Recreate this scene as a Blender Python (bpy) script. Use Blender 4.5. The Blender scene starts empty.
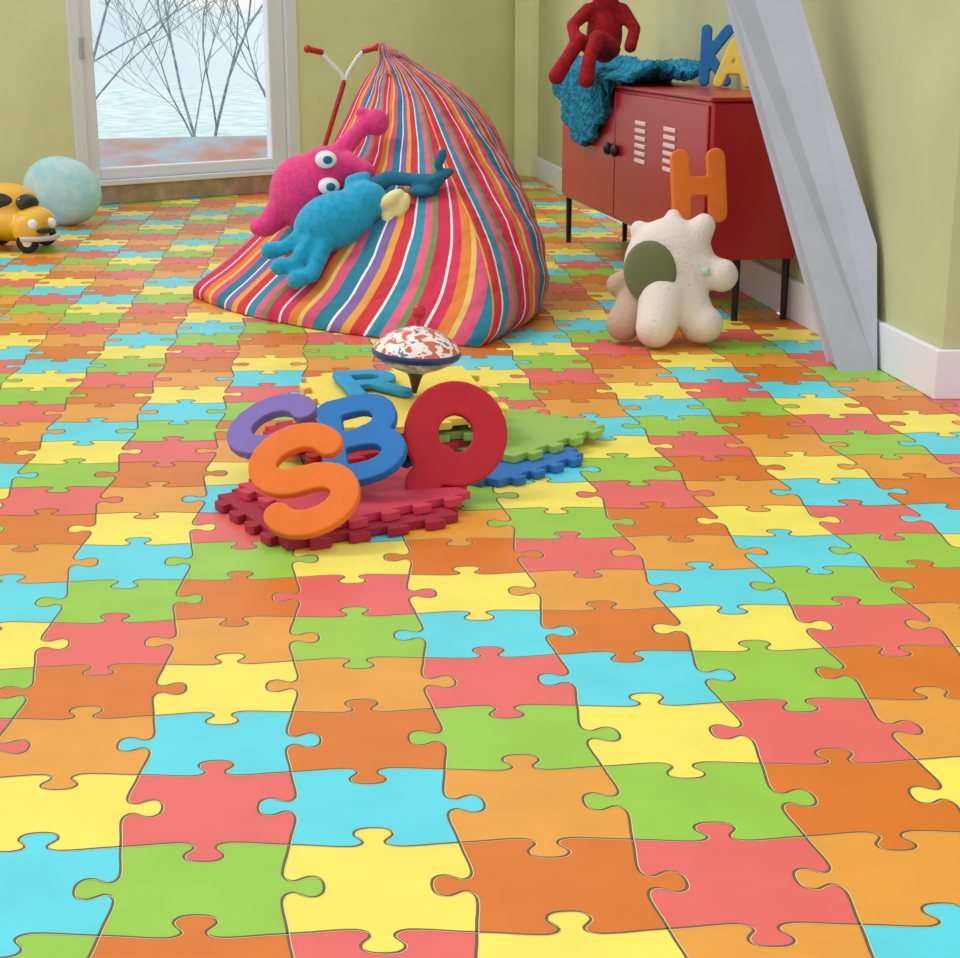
import bpy, bmesh, math, random
import numpy as np
from mathutils import Vector, Matrix
random.seed(4)
def lin(c):
    o=[]
    for v in c:
        v/=255.0
        o.append(v/12.92 if v<=.04045 else ((v+.055)/1.055)**2.4)
    return (o[0],o[1],o[2],1)
def mat(name,rgb,rough=.6,noise=0,scale=20,bump=0,bscale=80,spec=.5,metal=0,sheen=0,rgb2=None):
    m=bpy.data.materials.new(name); m.use_nodes=True
    nt=m.node_tree; b=nt.nodes['Principled BSDF']
    b.inputs['Base Color'].default_value=lin(rgb); b.inputs['Roughness'].default_value=rough
    b.inputs['Specular IOR Level'].default_value=spec; b.inputs['Metallic'].default_value=metal
    if sheen: b.inputs['Sheen Weight'].default_value=sheen
    tc=nt.nodes.new('ShaderNodeTexCoord')
    if noise or rgb2:
        n=nt.nodes.new('ShaderNodeTexNoise'); n.inputs['Scale'].default_value=scale; n.inputs['Detail'].default_value=4
        nt.links.new(tc.outputs['Object'],n.inputs['Vector'])
        r=nt.nodes.new('ShaderNodeValToRGB'); r.color_ramp.elements[0].position=.35; r.color_ramp.elements[1].position=.65
        if rgb2 is None:
            rgb2=tuple(min(255,v*(1+noise)) for v in rgb); a=tuple(v*(1-noise) for v in rgb)
        else: a=rgb
        r.color_ramp.elements[0].color=lin(a); r.color_ramp.elements[1].color=lin(rgb2)
        nt.links.new(n.outputs['Fac'],r.inputs['Fac']); nt.links.new(r.outputs['Color'],b.inputs['Base Color'])
    if bump:
        n=nt.nodes.new('ShaderNodeTexNoise'); n.inputs['Scale'].default_value=bscale
        nt.links.new(tc.outputs['Object'],n.inputs['Vector'])
        bp=nt.nodes.new('ShaderNodeBump'); bp.inputs['Strength'].default_value=bump; bp.inputs['Distance'].default_value=.01
        nt.links.new(n.outputs['Fac'],bp.inputs['Height']); nt.links.new(bp.outputs['Normal'],b.inputs['Normal'])
    return m
COL=bpy.context.scene.collection
def add(name,verts,faces,mats,parent=None,smooth=False,midx=None):
    me=bpy.data.meshes.new(name); me.from_pydata([tuple(v) for v in verts],[],faces)
    if not isinstance(mats,(list,tuple)): mats=[mats]
    for m in mats: me.materials.append(m)
    if midx is not None: me.polygons.foreach_set('material_index',midx)
    if smooth: me.polygons.foreach_set('use_smooth',[True]*len(me.polygons))
    me.update()
    o=bpy.data.objects.new(name,me); COL.objects.link(o)
    if parent: par(o,parent)
    return o
def bmobj(name,bm,m,parent=None,smooth=False,mods=()):
    me=bpy.data.meshes.new(name); bm.to_mesh(me); bm.free(); me.materials.append(m)
    if smooth: me.polygons.foreach_set('use_smooth',[True]*len(me.polygons))
    o=bpy.data.objects.new(name,me); COL.objects.link(o)
    if parent: par(o,parent)
    return o
def empty(name,loc):
    e=bpy.data.objects.new(name,None); e.location=loc; e.empty_display_size=.05; COL.objects.link(e); return e
def par(o,e):
    o.parent=e; o.matrix_parent_inverse=Matrix.Translation(-Vector(e.location))
def bevel(o,w,s=2):
    b=o.modifiers.new('bev','BEVEL'); b.width=w; b.segments=s; b.limit_method='ANGLE'
def prism(name,poly,z0,z1,m,parent=None,bev=0):
    n=len(poly); v=[(p[0],p[1],z0) for p in poly]+[(p[0],p[1],z1) for p in poly]
    f=[tuple(range(n))[::-1],tuple(range(n,2*n))]+[(i,(i+1)%n,n+(i+1)%n,n+i) for i in range(n)]
    o=add(name,v,f,m,parent)
    if bev: bevel(o,bev)
    return o
def hexa(name,q,m,parent=None,bev=0):
    o=add(name,q,[(3,2,1,0),(4,5,6,7),(0,1,5,4),(1,2,6,5),(2,3,7,6),(3,0,4,7)],m,parent)
    if bev: bevel(o,bev)
    return o
def wallbox(name,a,b,z0,z1,th,m,parent=None,bev=0,off=0):
    a=Vector(a);b=Vector(b);d=(b-a).normalized();n=Vector((-d.y,d.x))
    p=[a+n*off,b+n*off,b+n*(off+th),a+n*(off+th)]
    return prism(name,p,z0,z1,m,parent,bev)
def ell(bm,c,r,rot=None,seg=20):
    M=Matrix.Translation(c)
    if rot: M=M@Matrix.Rotation(rot[2],4,'Z')@Matrix.Rotation(rot[1],4,'Y')@Matrix.Rotation(rot[0],4,'X')
    M=M@Matrix.Diagonal((r[0],r[1],r[2],1))
    bmesh.ops.create_uvsphere(bm,u_segments=seg,v_segments=seg//2+2,radius=1,matrix=M)
def limb(bm,pts,rs,n=6):
    for i in range(len(pts)-1):
        a=Vector(pts[i]);b=Vector(pts[i+1])
        for k in range(n+1):
            t=k/n; r=rs[i]*(1-t)+rs[i+1]*t
            ell(bm,a.lerp(b,t),(r,r,r),seg=12)
def rem(o,vox,it=4):
    m=o.modifiers.new('rm','REMESH'); m.mode='VOXEL'; m.voxel_size=vox; m.use_smooth_shade=True
    if it:
        s=o.modifiers.new('sm','SMOOTH'); s.iterations=it; s.factor=.6
def blob(name,fn,m,parent,vox=.007,it=4):
    bm=bmesh.new(); fn(bm); o=bmobj(name,bm,m,parent,True); rem(o,vox,it); return o
def ball(name,c,r,m,parent,rot=None):
    bm=bmesh.new(); ell(bm,c,r,rot); return bmobj(name,bm,m,parent,True)
def tube(name,pts,r,m,parent=None,cyc=False):
    cu=bpy.data.curves.new(name,'CURVE'); cu.dimensions='3D'; cu.bevel_depth=r; cu.bevel_resolution=4; cu.use_fill_caps=True
    s=cu.splines.new('POLY'); s.points.add(len(pts)-1)
    for i,p in enumerate(pts): s.points[i].co=(*p,1)
    s.use_cyclic_u=cyc; cu.materials.append(m)
    o=bpy.data.objects.new(name,cu); COL.objects.link(o)
    if parent: par(o,parent)
    return o
def lathe(name,prof,m,M,parent=None,seg=48,midx=None):
    v=[];f=[];mi=[]
    for r,z in prof:
        for k in range(seg):
            a=2*math.pi*k/seg; v.append(M@Vector((r*math.cos(a),r*math.sin(a),z)))
    for i in range(len(prof)-1):
        for k in range(seg):
            f.append((i*seg+k,i*seg+(k+1)%seg,(i+1)*seg+(k+1)%seg,(i+1)*seg+k)); mi.append(midx[i] if midx else 0)
    return add(name,v,f,m,parent,True,mi)

# ------------------------------------------------------------------ camera
T=.18
cam=bpy.data.cameras.new('camera'); co=bpy.data.objects.new('camera',cam); COL.objects.link(co)
co.location=(.127,-1.344,.827)
pi_,ya=.2757,.0399
fw=Vector((math.sin(ya)*math.cos(pi_),math.cos(ya)*math.cos(pi_),-math.sin(pi_)))
rt=Vector((math.cos(ya),-math.sin(ya),0)); up=rt.cross(fw)
co.rotation_euler=Matrix((rt,up,-fw)).transposed().to_euler()
cam.sensor_width=36; cam.sensor_fit='HORIZONTAL'; cam.lens=1600/960*36; cam.clip_end=300
bpy.context.scene.camera=co
bpy.context.scene.view_settings.view_transform='Standard'

# ------------------------------------------------------------------ room geometry
BD=Vector((.793,.610)).normalized(); B0=Vector((-1.8,6.2))
def bw(s): return B0+BD*s
wallm=mat('wall_paint_olive_lit',(222,224,172),.9,noise=.02,scale=3,bump=.05,bscale=200)  # paler copy of the olive paint, back wall brightness put into the colour
wallm_shaded=mat('wall_paint_olive_shaded',(188,190,144),.9,noise=.02,scale=3,bump=.05,bscale=200)  # same olive paint, right wall shade put into this darker copy
white=mat('white_trim_paint',(224,227,234),.45)
wood=mat('oak_sill',(158,130,106),.6,rgb2=(182,156,130),scale=14)

# floor -------------------------------------------------------------
YEL=(234,216,84);GRN=(140,190,58);CYA=(80,202,214);PNK=(218,94,88);BRN=(206,108,12);MUS=(218,148,48)
cl=[YEL,GRN,CYA,PNK,BRN,MUS]
fm=[]
for n,c in zip(['yellow','green','cyan','coral','orange','amber'],cl):
    fm.append(mat('floor_vinyl_'+n,c,.40,noise=.02,scale=9,bump=.03,bscale=400,spec=.45))
fm.append(mat('floor_groove',(98,82,56),.6)); fm.append(mat('floor_groove_light',(226,212,150),.5))
Y_,G_,C_,P_,B_,M_=range(6)
PAT=[[C_,G_,Y_,B_,P_,M_],[Y_,P_,C_,M_,G_,B_],[M_,C_,B_,G_,Y_,P_],[B_,Y_,M_,P_,C_,G_],[P_,M_,G_,C_,B_,Y_],[G_,B_,P_,Y_,M_,C_]]
prof=[(0,0),(.12,-.012),(.25,-.03),(.36,-.035),(.42,-.01),(.435,.03),(.41,.07),(.385,.11),(.39,.155),(.43,.19),(.5,.2)]
prof=prof+[(1-u,v) for u,v in prof[-2::-1]]
def cr(pts,n=2):
    out=[]
    for i in range(len(pts)-1):
        p0=pts[max(i-1,0)];p1=pts[i];p2=pts[i+1];p3=pts[min(i+2,len(pts)-1)]
        for k in range(n):
            t=k/n
            out.append(tuple(.5*((2*p1[j])+(-p0[j]+p2[j])*t+(2*p0[j]-5*p1[j]+4*p2[j]-p3[j])*t*t+(-p0[j]+3*p1[j]-3*p2[j]+p3[j])*t**3) for j in range(len(p1))))
    out.append(pts[-1]); return out
prof=cr(prof,2)
# irregularities of the printed jigsaw lattice (c,r,dx mm,dy mm)
W=[(0,0,0,6),(0,1,-7,2),(0,2,-8,7),(0,3,-6,-3),(0,4,-6,-3),(0,5,-3,-15),(1,0,-4,-6),(1,1,-3,-1),(1,2,-11,0),(1,3,-11,3),(1,4,-13,-3),(1,5,-14,-9),(1,6,-14,-4),(2,0,-3,-5),(2,1,-3,3),(2,2,-5,5),(2,3,-7,5),(2,4,-8,0),(2,5,-5,4),(2,6,-6,3),(3,0,14,-4),(3,1,7,-5),(3,2,7,-2),(3,3,-3,4),(3,4,-1,11),(3,5,5,9),(3,6,13,9),(4,1,-10,2),(4,2,18,8),(4,3,13,15),(4,4,8,15),(4,5,16,14),(-1,0,0,13),(-1,1,5,9),(-1,2,9,6),(-1,3,7,-14),(-1,4,4,-14),(-1,5,5,-24),(-2,3,20,-7),(-2,4,20,-25),(-2,5,10,-30)]
WA=np.array(W,float)
def tw(c,r):
    x,y=(c-.0568*r)*T,(r*.9572)*T
    if r<9 and -6<c<9:
        g=np.exp(-((WA[:,0]-c)**2+(WA[:,1]-r)**2)/(2*.8**2)); s=g.sum()+.6
        x+=float((g*WA[:,2]).sum()/s)/1000; y+=float((g*WA[:,3]).sum()/s)/1000
    return (x,y)
def vedge(c,r):
    s=-1 if (c+r)%2 else 1
    return [(c+s*v,r+u) for u,v in prof]
def hedge(c,r):
    s=-1 if (c+r)%2==0 else 1
    return [(c+u,r+s*v) for u,v in prof]
V=[];F=[];MI=[]
def inroom(x,y):
    d=Vector((x,y))-B0; side=BD.x*d.y-BD.y*d.x
    rx=1.33-.0886*(y-2.22)
    return side<.06 and (x<rx+.1 or y<2.35) and x>-2.6 and x<2.4
for r in range(-5,50):
    for c in range(-16,14):
        x,y=tw(c+.5,r+.5)
        if not inroom(x,y): continue
        loop=hedge(c,r)[:-1]+vedge(c+1,r)[:-1]+hedge(c,r+1)[::-1][:-1]+vedge(c,r)[::-1][:-1]
        b=len(V); V+= [(*tw(*p),0.0) for p in loop]; F.append(tuple(range(b,b+len(loop)))); MI.append(PAT[r%6][(c+2)%6])
        for e in (vedge(c,r),hedge(c,r)):
            w=[tw(*p) for p in e]
            for (wd,off,z,mi) in ((.0016,0,.0002,6),(.0004,.0019,.0003,7)):
                if r>7 and mi==7: continue
                b=len(V)
                for i,p in enumerate(w):
                    q0=w[max(i-1,0)];q1=w[min(i+1,len(w)-1)]
                    dx,dy=q1[0]-q0[0],q1[1]-q0[1]; l=math.hypot(dx,dy) or 1; nx,ny=-dy/l,dx/l
                    V.append((p[0]+off+nx*wd,p[1]-off+ny*wd,z)); V.append((p[0]+off-nx*wd,p[1]-off-ny*wd,z))
                for i in range(len(w)-1):
                    F.append((b+2*i,b+2*i+1,b+2*i+3,b+2*i+2)); MI.append(mi)
floor=add('floor',V,F,fm,midx=MI)

# walls -------------------------------------------------------------
H=2.5
SL,SR=.40,1.664
wb=empty('wall_back',(bw(0).x,bw(0).y,0))
wallbox('left_part',bw(-1.2),bw(SL),0,H,.22,wallm,wb)
wallbox('right_part',bw(SR),bw(3.45),0,H,.22,wallm,wb)
wallbox('below_window',bw(SL),bw(SR),0,.09,.22,wallm,wb)
wallbox('above_window',bw(SL),bw(SR),2.05,H,.22,wallm,wb)
wallbox('baseboard_back',bw(SL-.02),bw(SR+.03),0,.095,.03,wood,bev=.004,off=-.03)
wd=empty('window_1',(bw(1.03).x,bw(1.03).y,.1))
wallbox('sill_board',bw(SL),bw(SR),.09,.115,.26,white,wd,.003,off=-.045)
wallbox('jamb_left',bw(SL),bw(SL+.06),.115,2.05,.2,white,wd,.004,off=-.02)
wallbox('jamb_right',bw(SR-.07),bw(SR),.115,2.05,.2,white,wd,.004,off=-.02)
wallbox('head',bw(SL),bw(SR),1.99,2.05,.2,white,wd,.004,off=-.02)
wallbox('sash_left',bw(SL+.06),bw(.53),.12,1.99,.05,white,wd,.008,off=.0)
wallbox('sash_right',bw(1.50),bw(SR-.07),.12,1.99,.05,white,wd,.008,off=.0)
wallbox('sash_bottom',bw(.53),bw(1.50),.12,.17,.05,white,wd,.008,off=.0)
wallbox('sash_top',bw(.53),bw(1.50),1.9,1.99,.05,white,wd,.008,off=.0)
hg=mat('hinge_grey',(170,175,182),.4)
for z in (.68,1.7): wallbox('hinge_%d'%int(z*10),bw(SL+.045),bw(SL+.07),z,z+.1,.02,hg,wd,.004,off=-.03)
gl=bpy.data.materials.new('window_glass'); gl.use_nodes=True
nt=gl.node_tree; nt.nodes.clear(); o_=nt.nodes.new('ShaderNodeOutputMaterial'); tr=nt.nodes.new('ShaderNodeBsdfTransparent'); gs=nt.nodes.new('ShaderNodeBsdfGlossy'); gs.inputs['Roughness'].default_value=.02
mx=nt.nodes.new('ShaderNodeMixShader'); mx.inputs[0].default_value=.04
nt.links.new(tr.outputs[0],mx.inputs[1]); nt.links.new(gs.outputs[0],mx.inputs[2]); nt.links.new(mx.outputs[0],o_.inputs[0])
wallbox('pane',bw(.52),bw(1.51),.16,1.91,.006,gl,wd,off=.02)
def rwp(y,off=0): return Vector((1.33-.0886*(y-2.22)+off,y))
wr=prism('wall_right',[rwp(2.22),rwp(8.6),rwp(8.6,.3),Vector((1.63,2.45)),Vector((3.2,2.45)),Vector((3.2,2.22))],0,H,wallm_shaded)
prism('baseboard_right',[rwp(2.205,-.018),rwp(7.9,-.018),rwp(7.9,.0),rwp(2.22,.0),Vector((3.2,2.22)),Vector((3.2,2.205))],0,.115,white,bev=.003)
prism('trim_1',[(.70,8.04),(.79,7.92),(.90,7.92),(.90,8.3),(.75,8.2)],0,H,wallm)

# ------------------------------------------------------------------ outside
snow=mat('frosty_meadow',(168,204,206),.9,rgb2=(222,236,238),scale=2.2)
add('outdoor_ground',[(-60,8.6,-1.6),(60,8.6,-1.6),(60,90,-1.6),(-60,90,-1.6)],[(0,1,2,3)],snow)
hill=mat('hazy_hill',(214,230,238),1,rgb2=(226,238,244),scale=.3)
vs=[];fs=[]
for i in range(60):
    x=-60+i*2; vs+=[(x,70,-1.6),(x,72,1.4+.6*math.sin(i*.33)+.3*math.sin(i*.9))]
for i in range(59): fs.append((2*i,2*i+2,2*i+3,2*i+1))
add('distant_hills',vs,fs,hill)
bark=mat('bare_bark',(132,144,148),.9,noise=.2)
def tree(name,base,h,seed,thick=.045):
    rnd=random.Random(seed); cu=bpy.data.curves.new(name,'CURVE'); cu.dimensions='3D'; cu.bevel_depth=1; cu.bevel_resolution=1
    def br(p,d,l,r,dep):
        n=6; pts=[p]
        for i in range(n):
            d=(d+Vector((rnd.uniform(-.22,.22),rnd.uniform(-.22,.22),rnd.uniform(-.1,.15)))).normalized(); p=p+d*l/n; pts.append(p)
            if dep>0 and i>=1:
                dd=(d+Vector((rnd.uniform(-1,1),rnd.uniform(-1,1),rnd.uniform(-.3,.7)))*.85).normalized(); br(p,dd,l*.58,r*.48,dep-1)
        s=cu.splines.new('POLY'); s.points.add(n)
        for i,q in enumerate(pts): s.points[i].co=(*q,1); s.points[i].radius=max(.0018,r*(1-.6*i/n))
    br(Vector(base),Vector((.05,0,1)),h,thick,4)
    cu.materials.append(bark); o=bpy.data.objects.new(name,cu); COL.objects.link(o)
tree('bare_tree',(-3.0,14,-1.6),3.2,3,.022); tree('bare_tree',(-4.0,17,-1.6),3.6,7,.026); tree('bare_tree',(-1.9,14.5,-1.6),3.0,11,.022); tree('bare_tree',(-1.3,15,-1.6),3.2,5,.026); tree('bare_tree',(-2.5,19,-1.6),3.4,21,.024)
roofm=mat('terracotta_roof',(176,130,114),.9,rgb2=(150,178,194),scale=3)
e=empty('neighbour_house',(-2,12,-1.5))
hexa('roof',[(-4.2,11.2,-.32),(1.0,11.8,-.32),(1,13.6,-.32),(-4.2,13,-.32),(-4.2,12,-.08),(1,12.6,-.04),(1,12.8,-.04),(-4.2,12.2,-.10)],roofm,e)
prism('house_wall',[(-4,11.5),(.8,12),(.8,13.4),(-4,12.8)],-1.6,-.32,mat('house_render',(180,200,212),.9),e)

# ------------------------------------------------------------------ cabinet
red=mat('red_lacquer_metal',(170,10,28),.28,spec=.6); dred=mat('dark_red_seam',(80,5,15),.5)
A=Vector((.71,5.05)); B=Vector((.957,3.2)); Z0,Z1=.18,.625
dv=(B-A).normalized(); nv=Vector((-dv.y,dv.x))
if nv.x<0: nv=-nv
D=.265
e=empty('metal_locker_cabinet',(A.x,A.y,Z0))
prism('body',[A,B,B+nv*D,A+nv*D],Z0,Z1,red,e,.008)
prism('top',[A-dv*.01-nv*.008,B+dv*.01-nv*.008,B+dv*.01+nv*D,A-dv*.01+nv*D],Z1,Z1+.012,red,e,.004)
L_=(B-A).length
def cp(s,o): return A+dv*s-nv*o
def cbox(name,s0,s1,z0,z1,o0,o1,m,bev=0): return prism(name,[cp(s0,o0),cp(s1,o0),cp(s1,o1),cp(s0,o1)],z0,z1,m,e,bev)
sm=.83
cbox('door_1',.015,sm-.006,Z0+.015,Z1-.012,0,.008,red,.003)
cbox('door_2',sm+.006,L_-.015,Z0+.015,Z1-.012,0,.008,red,.003)
cbox('door_gap',sm-.006,sm+.006,Z0+.01,Z1-.01,0,.002,dred)
vent=mat('vent_slot_pale',(236,206,210),.5)
for vi,s0 in enumerate((1.10,1.43)):
    for k in range(6):
        z=.40+k*.024
        cbox('vent_%d_%d'%(vi,k),s0,s0+.12,z,z+.013,.008,.013,vent,.002)
blk=mat('black_plastic',(22,22,26),.4)
for k,s in enumerate((sm-.05,sm+.05)):
    cc=cp(s,.02); ball('lock_%d'%k,(cc.x,cc.y,.42),(.016,.016,.022),blk,e)
leg=mat('dark_steel',(45,40,44),.4,metal=.6)
for k,(s,o) in enumerate(((.03,-.02),(L_-.03,-.10),(.03,-.25),(L_-.03,-.25))):
    c=cp(s,o); bm=bmesh.new(); bmesh.ops.create_cone(bm,cap_ends=True,segments=12,radius1=.010,radius2=.012,depth=Z0,matrix=Matrix.Translation((c.x,c.y,Z0/2))); bmobj('leg_%d'%k,bm,leg,e)

# ------------------------------------------------------------------ ladder stringer
lg=mat('pale_grey_painted_wood',(178,183,198),.6,noise=.02,scale=6)
dy=.11
e=empty('attic_ladder_stringer',(1.2,2.55,0))
fl_=[(1.180,2.53,0),(1.268,2.53,0),(1.272,2.62,.30),(1.108,2.892,.894),(.81,3.40,2.0),(.675,3.40,2.0),(.948,2.892,.894)]
bk=[(x-.0,y+dy,z) for x,y,z in fl_]
n=len(fl_)
o=add('stringer_board',fl_+bk,[tuple(range(n)),tuple(range(n,2*n))[::-1]]+[(i,(i+1)%n,n+(i+1)%n,n+i) for i in range(n)],lg,e); bevel(o,.006)

# ------------------------------------------------------------------ bean bag
lev=[(0,[(-.58,3.73),(.29,2.86),(.46,3.80),(-.2,4.6)]),
(.04,[(-.57,3.73),(.32,2.87),(.49,3.86),(-.2,4.62)]),
(.12,[(-.46,3.75),(.33,2.95),(.49,3.88),(-.2,4.6)]),
(.25,[(-.32,3.77),(.30,3.14),(.475,3.88),(-.1,4.5)]),
(.40,[(-.18,3.80),(.23,3.42),(.435,3.88),(.0,4.35)]),
(.53,[(-.10,3.84),(.18,3.62),(.375,3.88),(.06,4.18)]),
(.61,[(-.06,3.86),(.15,3.72),(.305,3.89),(.10,4.08)]),
(.66,[(-.03,3.87),(.12,3.77),(.235,3.89),(.11,4.0)]),
(.70,[(.0,3.87),(.09,3.80),(.16,3.88),(.10,3.95)]),
(.73,[(.015,3.87),(.06,3.83),(.11,3.87),(.07,3.93)]),
(.75,[(.015,3.87),(.05,3.83),(.095,3.87),(.06,3.92)]),
(.765,[(.025,3.87),(.045,3.85),(.075,3.87),(.05,3.90)])]
rows=cr([tuple([z]+[q for c in cs for q in c]) for z,cs in lev],5)
NE=20
V=[];F=[];UV=[];rings=[]
for ri,row in enumerate(rows):
    z=row[0]; cs=[Vector((row[1+2*i],row[2+2*i])) for i in range(4)]
    cen=sum(cs,Vector((0,0)))/4; ring=[]
    for k in range(4):
        a=cs[k];b=cs[(k+1)%4]; l=(b-a).length; nn=Vector(((b-a).y,-(b-a).x)).normalized()
        if nn.dot((a+b)/2-cen)<0: nn=-nn
        acc=0; prev=None; pts=[]
        for i in range(NE+1):
            t=i/NE; q=a.lerp(b,t)+nn*l*(.10 if k!=1 else .09+.06*min(1,z/.4))*math.sin(math.pi*t)
            wr_=.009*math.sin(9*t+z*23+k)*math.sin(z*31+k*2+5*t)*math.sin(math.pi*t)
            if z>.68: wr_=.010*math.sin(t*12+k)*math.sin(math.pi*t)
            q=q+nn*wr_
            if prev is not None: acc+=(q-prev).length
            prev=q; pts.append((q,acc))
        tot=acc
        for i in range(NE): ring.append((pts[i][0],k,pts[i][1],tot,pts[i+1][1]))
    rings.append((z,ring))
N=4*NE
for z,ring in rings:
    for q in ring:
        V.append((q[0].x,q[0].y,max(z,0)+.002+ (.012*math.sin(q[0].x*60) if z>.74 else 0)))
def ucoord(k,s,tot):
    if k==0: return .22*s+.78*s/tot*1.15
    if k==1: return 1.25+.22*s+.78*s/tot*.95
    return s/tot*1.2
for j in range(len(rings)-1):
    for i in range(N):
        i2=(i+1)%N
        F.append((j*N+i,j*N+i2,(j+1)*N+i2,(j+1)*N+i))
        a=rings[j][1][i];b=rings[j+1][1][i]; z0=rings[j][0];z1=rings[j+1][0]
        UV+= [(ucoord(a[1],a[2],a[3]),z0),(ucoord(a[1],a[4],a[3]),z0),(ucoord(b[1],b[4],b[3]),z1),(ucoord(b[1],b[2],b[3]),z1)]
F.append(tuple(range(N))[::-1]); UV+=[(0,0)]*N
b=(len(rings)-1)*N; F.append(tuple(range(b,b+N))); UV+=[(.1,0)]*N
sm_=bpy.data.materials.new('striped_cotton'); sm_.use_nodes=True; nt=sm_.node_tree; bs=nt.nodes['Principled BSDF']; bs.inputs['Roughness'].default_value=.85
uvn=nt.nodes.new('ShaderNodeUVMap'); uvn.uv_map='UVMap'
sx=nt.nodes.new('ShaderNodeSeparateXYZ'); nt.links.new(uvn.outputs[0],sx.inputs[0])
mu=nt.nodes.new('ShaderNodeMath'); mu.operation='MULTIPLY'; mu.inputs[1].default_value=1/.47; nt.links.new(sx.outputs[0],mu.inputs[0])
fr=nt.nodes.new('ShaderNodeMath'); fr.operation='FRACT'; nt.links.new(mu.outputs[0],fr.inputs[0])
rp=nt.nodes.new('ShaderNodeValToRGB'); rp.color_ramp.interpolation='CONSTANT'; nt.links.new(fr.outputs[0],rp.inputs[0])
st=[(0,(198,32,70)),(.11,(236,226,222)),(.13,(204,44,84)),(.20,(218,120,44)),(.28,(216,186,92)),(.32,(210,78,110)),(.41,(24,118,142)),(.52,(232,230,228)),(.54,(128,96,156)),(.62,(222,154,62)),(.68,(200,44,56)),(.78,(232,230,228)),(.80,(46,134,160)),(.88,(216,96,122)),(.95,(108,136,76))]
el=rp.color_ramp.elements
el[0].position=0; el[0].color=lin(st[0][1]); el[1].position=st[1][0]; el[1].color=lin(st[1][1])
for p_,c_ in st[2:]:
    x=el.new(p_); x.color=lin(c_)
nt.links.new(rp.outputs[0],bs.inputs['Base Color'])
wv=nt.nodes.new('ShaderNodeTexNoise'); wv.inputs['Scale'].default_value=9; tcn=nt.nodes.new('ShaderNodeTexCoord'); nt.links.new(tcn.outputs['Object'],wv.inputs[0])
bp=nt.nodes.new('ShaderNodeBump'); bp.inputs['Strength'].default_value=.8; bp.inputs['Distance'].default_value=.06; nt.links.new(wv.outputs[0],bp.inputs['Height']); nt.links.new(bp.outputs[0],bs.inputs['Normal'])
bag=add('bean_bag_chair',V,F,sm_,smooth=True)
uvl=bag.data.uv_layers.new(name='UVMap'); uvl.data.foreach_set('uv',[c for p in UV for c in p])

# ------------------------------------------------------------------ plush toys
pk=mat('pink_plush',(216,54,122),.95,noise=.06,scale=60,bump=.3,bscale=150,sheen=.2)
bl=mat('blue_plush',(14,154,194),.95,noise=.06,scale=60,bump=.3,bscale=150,sheen=.2)
bl2=mat('dark_teal_plush',(20,104,134),.95,bump=.3,bscale=150)
cr_=mat('pale_yellow_plush',(232,220,156),.95,bump=.3,bscale=150)
wh=mat('white_felt',(236,236,236),.8)
e=empty('pink_plush_monster',(-.2,3.5,.3))
def f(bm):
    ell(bm,(-.20,3.56,.345),(.115,.10,.115),(0,-.3,0)); ell(bm,(-.14,3.54,.405),(.085,.08,.08))
    limb(bm,[(-.10,3.55,.46),(-.05,3.58,.515),(-.01,3.62,.55)],[.035,.026,.03]); ell(bm,(.012,3.61,.548),(.04,.035,.042)); ell(bm,(-.03,3.62,.575),(.022,.02,.02))
    limb(bm,[(-.27,3.55,.30),(-.32,3.53,.25)],[.05,.035]); ell(bm,(-.33,3.52,.245),(.045,.04,.03))
    limb(bm,[(-.08,3.52,.43),(-.02,3.5,.41)],[.04,.03])
blob('body',f,pk,e)
for k,(x,z) in enumerate(((-.135,.450),(-.128,.372))):
    ball('eye_%d'%k,(x,3.455,z),(.032,.018,.026),wh,e); ball('pupil_%d'%k,(x+.006,3.438,z),(.014,.008,.012),bl2,e)
e=empty('blue_plush_lobster',(-.1,3.38,.25))
def f(bm):
    ell(bm,(-.11,3.36,.28),(.125,.08,.085),(0,-.35,0)); ell(bm,(-.02,3.38,.335),(.07,.06,.06))
    limb(bm,[(-.19,3.34,.25),(-.25,3.32,.21),(-.30,3.33,.20)],[.03,.022,.026])
    limb(bm,[(-.17,3.32,.24),(-.22,3.28,.17),(-.27,3.28,.16)],[.03,.022,.026])
    limb(bm,[(-.14,3.31,.22),(-.17,3.26,.14),(-.22,3.25,.125)],[.03,.022,.026])
    limb(bm,[(-.06,3.38,.35),(-.06,3.41,.39),(-.02,3.42,.40)],[.026,.02,.02])
blob('body',f,bl,e)
def f(bm):
    limb(bm,[(.0,3.42,.37),(.05,3.42,.40),(.12,3.40,.395),(.19,3.36,.395)],[.03,.022,.02,.022]); ell(bm,(.15,3.37,.365),(.045,.03,.016)); ell(bm,(.20,3.36,.41),(.045,.03,.016),(0,-.4,0)); ell(bm,(.20,3.35,.46),(.016,.014,.035),(0,.4,0))
blob('claw',f,bl2,e,.006)
def f(bm):
    ell(bm,(.06,3.37,.31),(.05,.03,.03),(0,.5,0)); ell(bm,(.055,3.35,.345),(.045,.025,.02),(0,-.6,0)); ell(bm,(.055,3.36,.28),(.04,.025,.02),(0,.8,0)); ell(bm,(.09,3.35,.325),(.02,.02,.04),(0,.4,0))
blob('tail_fin',f,cr_,e,.006,2)

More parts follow.
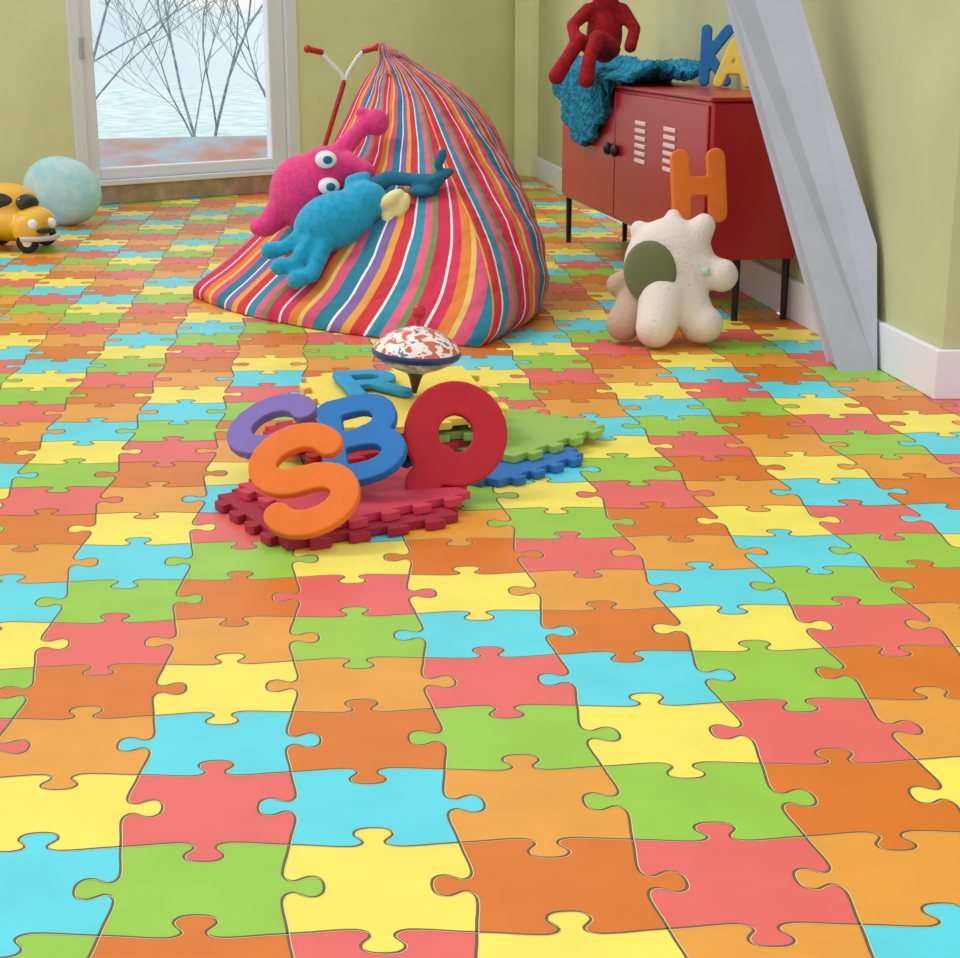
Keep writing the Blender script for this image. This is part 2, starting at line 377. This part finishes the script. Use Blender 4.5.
# star plush
sc=mat('cream_plush_printed',(226,214,204),.95,bump=.3,bscale=120)
nt=sc.node_tree; bs=nt.nodes['Principled BSDF']; tc=nt.nodes.new('ShaderNodeTexCoord'); vo=nt.nodes.new('ShaderNodeTexVoronoi'); vo.inputs['Scale'].default_value=30; nt.links.new(tc.outputs['Object'],vo.inputs['Vector'])
rp=nt.nodes.new('ShaderNodeValToRGB'); rp.color_ramp.interpolation='CONSTANT'; rp.color_ramp.elements[0].color=lin((214,190,172)); rp.color_ramp.elements[1].position=.13; rp.color_ramp.elements[1].color=lin((222,211,200)); nt.links.new(vo.outputs['Distance'],rp.inputs[0]); nt.links.new(rp.outputs[0],bs.inputs['Base Color'])
tn=mat('tan_plush',(186,158,136),.95,bump=.3,bscale=120)
gv=mat('olive_velvet',(98,106,62),.95,bump=.2,sheen=.3)
e=empty('star_plush_toy',(.81,2.95,.1))
def f(bm):
    ell(bm,(.81,2.95,.205),(.125,.085,.130))
    for p,r in (((.900,2.95,.312),.034),((.925,2.92,.19),.045),((.880,2.87,.06),.052),((.760,2.83,.057),.055),((.728,2.97,.300),.026),((.82,2.97,.335),.022)):
        limb(bm,[(.81,2.93,.2),p],[.08,r],8)
    ell(bm,(.945,2.90,.185),(.045,.042,.046)); ell(bm,(.895,2.86,.06),(.052,.05,.052))
blob('body',f,sc,e,.007,8)
def f(bm):
    limb(bm,[(.74,2.97,.16),(.675,2.97,.15)],[.05,.034]); limb(bm,[(.74,2.95,.13),(.685,2.91,.055)],[.055,.05])
blob('feet',f,tn,e)
ball('belly_patch',(.746,2.868,.200),(.074,.02,.084),gv,e,(0,0,-.45))
ball('button',(.895,2.868,.20),(.012,.008,.012),mat('mint_dot',(170,215,190),.8),e)

# ------------------------------------------------------------------ foam letters
def frame(pos,ex,ey):
    ex=Vector(ex).normalized(); ey=Vector(ey); ey=(ey-ex*ey.dot(ex)).normalized(); ez=ex.cross(ey)
    return Matrix.Translation(pos)@Matrix((ex,ey,ez)).transposed().to_4x4()
def letter(name,strokes,w,th,m,M,vox=.0028,parent=None):
    bm=bmesh.new()
    for st in strokes:
        for p in st:
            bmesh.ops.create_cone(bm,cap_ends=True,segments=24,radius1=w/2,radius2=w/2,depth=th,matrix=Matrix.Translation((p[0],p[1],0)))
        for a,b in zip(st[:-1],st[1:]):
            a=Vector(a);b=Vector(b);d=b-a;l=d.length
            if l<1e-5: continue
            R_=Matrix.Rotation(math.atan2(d.y,d.x),4,'Z')
            bmesh.ops.create_cube(bm,size=1,matrix=Matrix.Translation(((a.x+b.x)/2,(a.y+b.y)/2,0))@R_@Matrix.Diagonal((l,w,th,1)))
    o=bmobj(name,bm,m,parent,True); rem(o,vox,2); o.matrix_world=M; return o
def arc(cx,cy,rx,ry,a0,a1,n=14): return [(cx+rx*math.cos(math.radians(a0+(a1-a0)*i/n)),cy+ry*math.sin(math.radians(a0+(a1-a0)*i/n))) for i in range(n+1)]
def foam(n,c): return mat('foam_'+n,c,.75,noise=.015,scale=30,bump=.03,bscale=400)
orange=foam('orange',(224,110,26)); redf=foam('red',(180,12,36)); bluef=foam('blue',(14,106,172)); purp=foam('lilac',(116,98,164)); skyf=foam('sky_blue',(30,146,190))
yelf=foam('yellow',(232,204,84)); coral=foam('coral',(196,50,74)); grnf=foam('green',(138,178,78)); crim=foam('crimson',(152,18,44)); dkblue=foam('royal_blue',(30,104,170))
Sst=[arc(.0,.041,.060,.041,10,270)+arc(0,-.041,.060,.041,90,-170)]
letter('foam_letter_s',Sst,.048,.018,orange,frame((-.062,1.21,.105),(.95,.10,.34),(-.26,.66,.62)))
letter('foam_letter_c',[arc(0,0,.066,.056,0,290)],.050,.018,purp,frame((-.146,1.60,.102),(.93,.15,.36),(-.30,.85,.32)))
letter('foam_letter_b',[[(-.055,-.085),(-.055,.085),(.0,.085)],arc(.0,.044,.045,.041,90,-90,8),arc(.0,-.043,.052,.042,90,-90,8),[(-.05,0),(0,0)],[(-.055,-.085),(0,-.085)]],.044,.018,bluef,frame((.030,1.42,.122),(.95,.0,.22),(-.12,.86,.50)))
letter('foam_letter_q',[arc(0,0,.063,.066,0,360,24),[(-.03,-.05),(-.065,-.085)]],.062,.02,redf,frame((.195,1.46,.118),(.97,.1,0),(.03,.40,.90)))
letter('foam_letter_h',[[(-.05,-.075),(-.05,.075)],[(.05,-.075),(.05,.075)],[(-.05,0),(.05,0)]],.052,.022,orange,frame((.898,3.04,.408),(.97,.1,.02),(-.06,.2,.97)))
letter('foam_letter_k',[[(-.03,-.08),(-.03,.08)],[(.04,.08),(-.02,0),(.04,-.08)]],.034,.02,bluef,frame((1.095,3.95,.737),(.9,-.3,.0),(.10,.15,.98)))
letter('foam_letter_a',[[(-.045,-.06),(0,.06),(.045,-.06)],[(-.02,-.02),(.02,-.02)]],.032,.02,yelf,frame((1.12,3.75,.718),(.9,-.3,.0),(.10,.15,.98)))

def jig(name,fc,ang,size,th,m,tilt=None,parent=None,nt_=9):
    h=size/2; pts=[]
    P4=[(-h,-h),(h,-h),(h,h),(-h,h)]
    for k in range(4):
        a=Vector(P4[k]);b=Vector(P4[(k+1)%4]);d=(b-a).normalized();nn=Vector((d.y,-d.x)); s=size/nt_
        for i in range(nt_):
            o=a+d*s*i
            if i%2==1: pts+= [o+d*s*.15,o-d*s*.08+nn*.016,o+d*s*.1+nn*.02,o+d*s*.9+nn*.02,o+d*s*1.08+nn*.016,o+d*s*.85]
            elif i==0: pts.append(o)
    R_=Matrix.Rotation(ang,4,'Z')
    M=Matrix.Translation(fc)@(tilt.to_4x4() if tilt else Matrix.Identity(4))@R_
    n=len(pts); v=[Vector((p.x,p.y,0)) for p in pts]+[Vector((p.x,p.y,th)) for p in pts]
    ff=[tuple(range(n))[::-1],tuple(range(n,2*n))]+[(i,(i+1)%n,n+(i+1)%n,n+i) for i in range(n)]
    o=add(name,v,ff,m,parent); o.matrix_world=M; bevel(o,.0015,2); return o
ea=math.atan2(.46,.89)
jig('foam_puzzle_mat',(-.02,1.37,.001),ea,.32,.015,crim)
jig('foam_puzzle_mat',(.01,1.42,.0165),ea+.15,.30,.015,coral)
jig('foam_puzzle_mat',(.27,1.695,.001),.82,.26,.015,dkblue)
jig('foam_puzzle_mat',(.29,1.85,.0165),.88,.32,.015,grnf)
jig('foam_puzzle_mat',(.02,1.76,.032),.5,.30,.015,redf)
jig('foam_puzzle_mat',(.10,1.82,.0475),.25,.29,.015,grnf)
jig('foam_puzzle_mat',(.08,1.86,.063),.4,.28,.015,coral)
jig('foam_puzzle_mat',(.095,1.84,.090),.22,.34,.015,yelf,Matrix.Rotation(.09,3,'X'))
letter('foam_letter_r',[[(-.05,-.07),(-.05,.07),(.0,.07)],arc(.0,.035,.042,.035,90,-90,8),[(-.05,0),(0,0),(.048,-.07)]],.034,.012,skyf,frame((.035,1.88,.120),(.95,.3,0),(-.3,.95,.09)))

# ------------------------------------------------------------------ spinning top
e=empty('spinning_top',(.12,1.84,.13))
M=Matrix.Translation((.121,1.80,.118))@Matrix.Rotation(.06,4,'Y')@Matrix.Rotation(.04,4,'X')@Matrix.Scale(1.05,4)
tm=bpy.data.materials.new('tin_top_pattern'); tm.use_nodes=True; nt=tm.node_tree; bs=nt.nodes['Principled BSDF']; bs.inputs['Roughness'].default_value=.25; bs.inputs['Coat Weight'].default_value=.5
tc=nt.nodes.new('ShaderNodeTexCoord')
nz=nt.nodes.new('ShaderNodeTexNoise'); nz.inputs['Scale'].default_value=46; nt.links.new(tc.outputs['Object'],nz.inputs['Vector'])
rp=nt.nodes.new('ShaderNodeValToRGB'); rp.color_ramp.interpolation='CONSTANT'; e0=rp.color_ramp.elements; e0[0].color=lin((200,84,60)); e0[1].position=.47; e0[1].color=lin((232,222,210)); x=e0.new(.62); x.color=lin((90,120,160))
nt.links.new(nz.outputs['Fac'],rp.inputs[0]); nt.links.new(rp.outputs[0],bs.inputs['Base Color'])
tb=mat('top_blue_band',(26,58,120),.25,rgb2=(200,206,220),scale=42); tnavy=mat('top_navy',(24,52,108),.25); tw_=mat('top_white',(238,236,232),.25); trd=mat('top_red_wood',(190,24,32),.3); tdk=mat('top_dark_tip',(60,30,24),.4)
lathe('body',[(.004,.0),(.007,.012),(.012,.03),(.016,.038),(.03,.045),(.05,.053),(.074,.066),(.083,.074),(.086,.080),(.084,.088),(.07,.103),(.045,.118),(.02,.127),(.012,.129),(.006,.131),(.0055,.142),(.011,.146),(.014,.155),(.012,.166),(.006,.173),(0,.175)],[tdk,tb,tw_,tm,trd,tnavy],M,e,midx=[0,0,0,5,1,1,1,5,5,3,3,3,3,2,4,4,4,4,4,4])

# ------------------------------------------------------------------ kick scooter
rdm=mat('red_enamel',(186,26,34),.3); chrome=mat('white_enamel',(225,225,228),.3); rub=mat('black_rubber',(30,30,30),.8)
Ys=5.6
e=empty('kick_scooter',(-.3,Ys,.05))
tube('stem',[(-.37,Ys,.08),(-.262,Ys,.32),(-.165,Ys,.61)],.011,rdm,e)
tube('handlebar_left',[(-.165,Ys,.60),(-.18,Ys,.64),(-.24,Ys,.70),(-.26,Ys,.725)],.009,chrome,e)
tube('handlebar_right',[(-.165,Ys,.60),(-.15,Ys,.64),(-.11,Ys,.70),(-.08,Ys,.73)],.009,chrome,e)
tube('grip_left',[(-.255,Ys,.722),(-.31,Ys-.03,.735)],.013,rdm,e)
tube('grip_right',[(-.085,Ys,.728),(-.03,Ys-.02,.742)],.013,rdm,e)
ball('knob_left',(-.315,Ys-.03,.737),(.017,.017,.017),rdm,e); ball('knob_right',(-.026,Ys-.02,.743),(.017,.017,.017),rdm,e)
for k,x in enumerate((-.38,.05)):
    bm=bmesh.new(); bmesh.ops.create_cone(bm,cap_ends=True,segments=32,radius1=.06,radius2=.06,depth=.03,matrix=Matrix.Translation((x,Ys,.062))@Matrix.Rotation(math.pi/2,4,'X')); o=bmobj('wheel_%d'%k,bm,rub,e); bevel(o,.01,3)
prism('deck',[(-.33,Ys-.05),(.0,Ys-.05),(.0,Ys+.05),(-.33,Ys+.05)],.07,.09,rdm,e,.008)

# ------------------------------------------------------------------ pouf
pf=mat('pale_aqua_fleece',(168,222,226),.95,rgb2=(206,236,238),scale=14,bump=.3,bscale=60)
e=empty('round_floor_cushion',(-1.37,5.62,.15))
def f(bm): ell(bm,(-1.385,5.66,.148),(.168,.09,.146),(0,.35,.1),28)
o=blob('cushion',f,pf,e,.012,2)
# ------------------------------------------------------------------ toy car
yc=mat('yellow_car_plastic',(232,176,40),.3,spec=.6)
e=empty('toy_car',(-1.42,4.9,.1))
def f(bm):
    ell(bm,(-1.43,4.92,.10),(.17,.115,.07)); ell(bm,(-1.44,4.93,.175),(.12,.09,.075)); ell(bm,(-1.33,4.87,.11),(.08,.09,.06))
    ell(bm,(-1.34,4.80,.085),(.06,.04,.06)); ell(bm,(-1.50,4.82,.085),(.06,.04,.06))
blob('body',f,yc,e,.007,3)
gd=mat('car_window_dark',(40,38,36),.15)
ball('windscreen',(-1.350,4.870,.180),(.03,.055,.035),gd,e,(0,-.5,-.5)); ball('side_window',(-1.455,4.85,.188),(.055,.012,.032),gd,e)
for k,(x,y) in enumerate(((-1.315,4.775),(-1.258,4.83))):
    ball('headlight_%d'%k,(x,y,.108),(.02,.014,.02),wh,e)
ball('grille',(-1.272,4.785,.085),(.035,.012,.012),gd,e,(0,0,.7))
tube('bumper',[(-1.36,4.755,.055),(-1.29,4.765,.055),(-1.25,4.80,.055),(-1.245,4.87,.055)],.010,mat('bumper_grey',(200,200,196),.3),e)
for k,(x,y) in enumerate(((-1.50,4.80),(-1.34,4.785),(-1.50,5.02),(-1.32,5.0))):
    bm=bmesh.new(); bmesh.ops.create_cone(bm,cap_ends=True,segments=24,radius1=.042,radius2=.042,depth=.03,matrix=Matrix.Translation((x,y,.043))@Matrix.Rotation(math.pi/2,4,'X')); o=bmobj('wheel_%d'%k,bm,rub,e); bevel(o,.008,2)
    ball('hub_%d'%k,(x,y-.012,.043),(.02,.008,.02),wh,e)

# ------------------------------------------------------------------ blanket + monkey
tl=mat('teal_shag',(14,124,158),.98,noise=.25,scale=70,bump=1.0,bscale=120)
V=[];F=[];nx,ny=60,60
top=Z1+.014
for i in range(nx+1):
    s=.0+ (1.06)*i/nx
    drop=.06+.20*max(0,math.sin((s+.0)*3.6)) if s<.80 else .02
    for j in range(ny+1):
        u=j/ny
        tot=.24+drop; d=u*tot
        if d<.24: off=-.25+d/.24*.26; z=top+.04+.035*math.sin(s*14+d*16)*math.sin(d*22+s*7)+.012*random.random()
        else: off=.015+.02+.012*random.random()+.01*math.sin(s*40); z=top+.03-(d-.24)+.008*random.random()
        p=cp(s,off); V.append((p.x,p.y,z))
for i in range(nx):
    for j in range(ny): F.append((i*(ny+1)+j,(i+1)*(ny+1)+j,(i+1)*(ny+1)+j+1,i*(ny+1)+j+1))
o=add('teal_throw_blanket',V,F,tl,smooth=True); m=o.modifiers.new('s','SOLIDIFY'); m.thickness=.025; m.offset=1
rp_=mat('red_plush',(158,10,26),.95,noise=.12,scale=60,bump=.4,bscale=150)
e=empty('red_plush_monkey',(.78,4.5,.7))
def f(bm):
    ell(bm,(.80,4.5,.80),(.065,.06,.10)); ell(bm,(.80,4.48,1.0),(.085,.075,.08)); ell(bm,(.80,4.42,.985),(.045,.04,.035)); ell(bm,(.80,4.49,.91),(.045,.04,.05))
    ell(bm,(.71,4.5,1.01),(.025,.015,.03)); ell(bm,(.89,4.5,1.01),(.025,.015,.03))
    limb(bm,[(.77,4.47,.75),(.70,4.40,.78),(.66,4.38,.72),(.62,4.36,.66)],[.035,.028,.026,.03])
    limb(bm,[(.82,4.46,.75),(.76,4.36,.79),(.73,4.33,.72),(.72,4.32,.65)],[.035,.028,.026,.03])
    limb(bm,[(.74,4.49,.88),(.68,4.44,.83),(.69,4.40,.78)],[.028,.022,.024]); limb(bm,[(.86,4.49,.88),(.90,4.44,.82),(.88,4.40,.76)],[.028,.022,.024])
blob('body',f,rp_,e)
for k,x in enumerate((.775,.825)): ball('eye_%d'%k,(x,4.405,1.02),(.01,.006,.01),blk,e)

# ------------------------------------------------------------------ light
w=bpy.data.worlds.new('w'); bpy.context.scene.world=w; w.use_nodes=True
bg=w.node_tree.nodes['Background']; bg.inputs[0].default_value=(.97,.985,1,1); bg.inputs[1].default_value=1.04
sl=bpy.data.lights.new('daylight_sun','SUN'); sl.energy=1.15; sl.angle=.35; sl.color=(1,.98,.94)
so=bpy.data.objects.new('daylight_sun',sl); COL.objects.link(so); so.rotation_euler=Vector((-.60,.10,.85)).to_track_quat('Z','Y').to_euler()
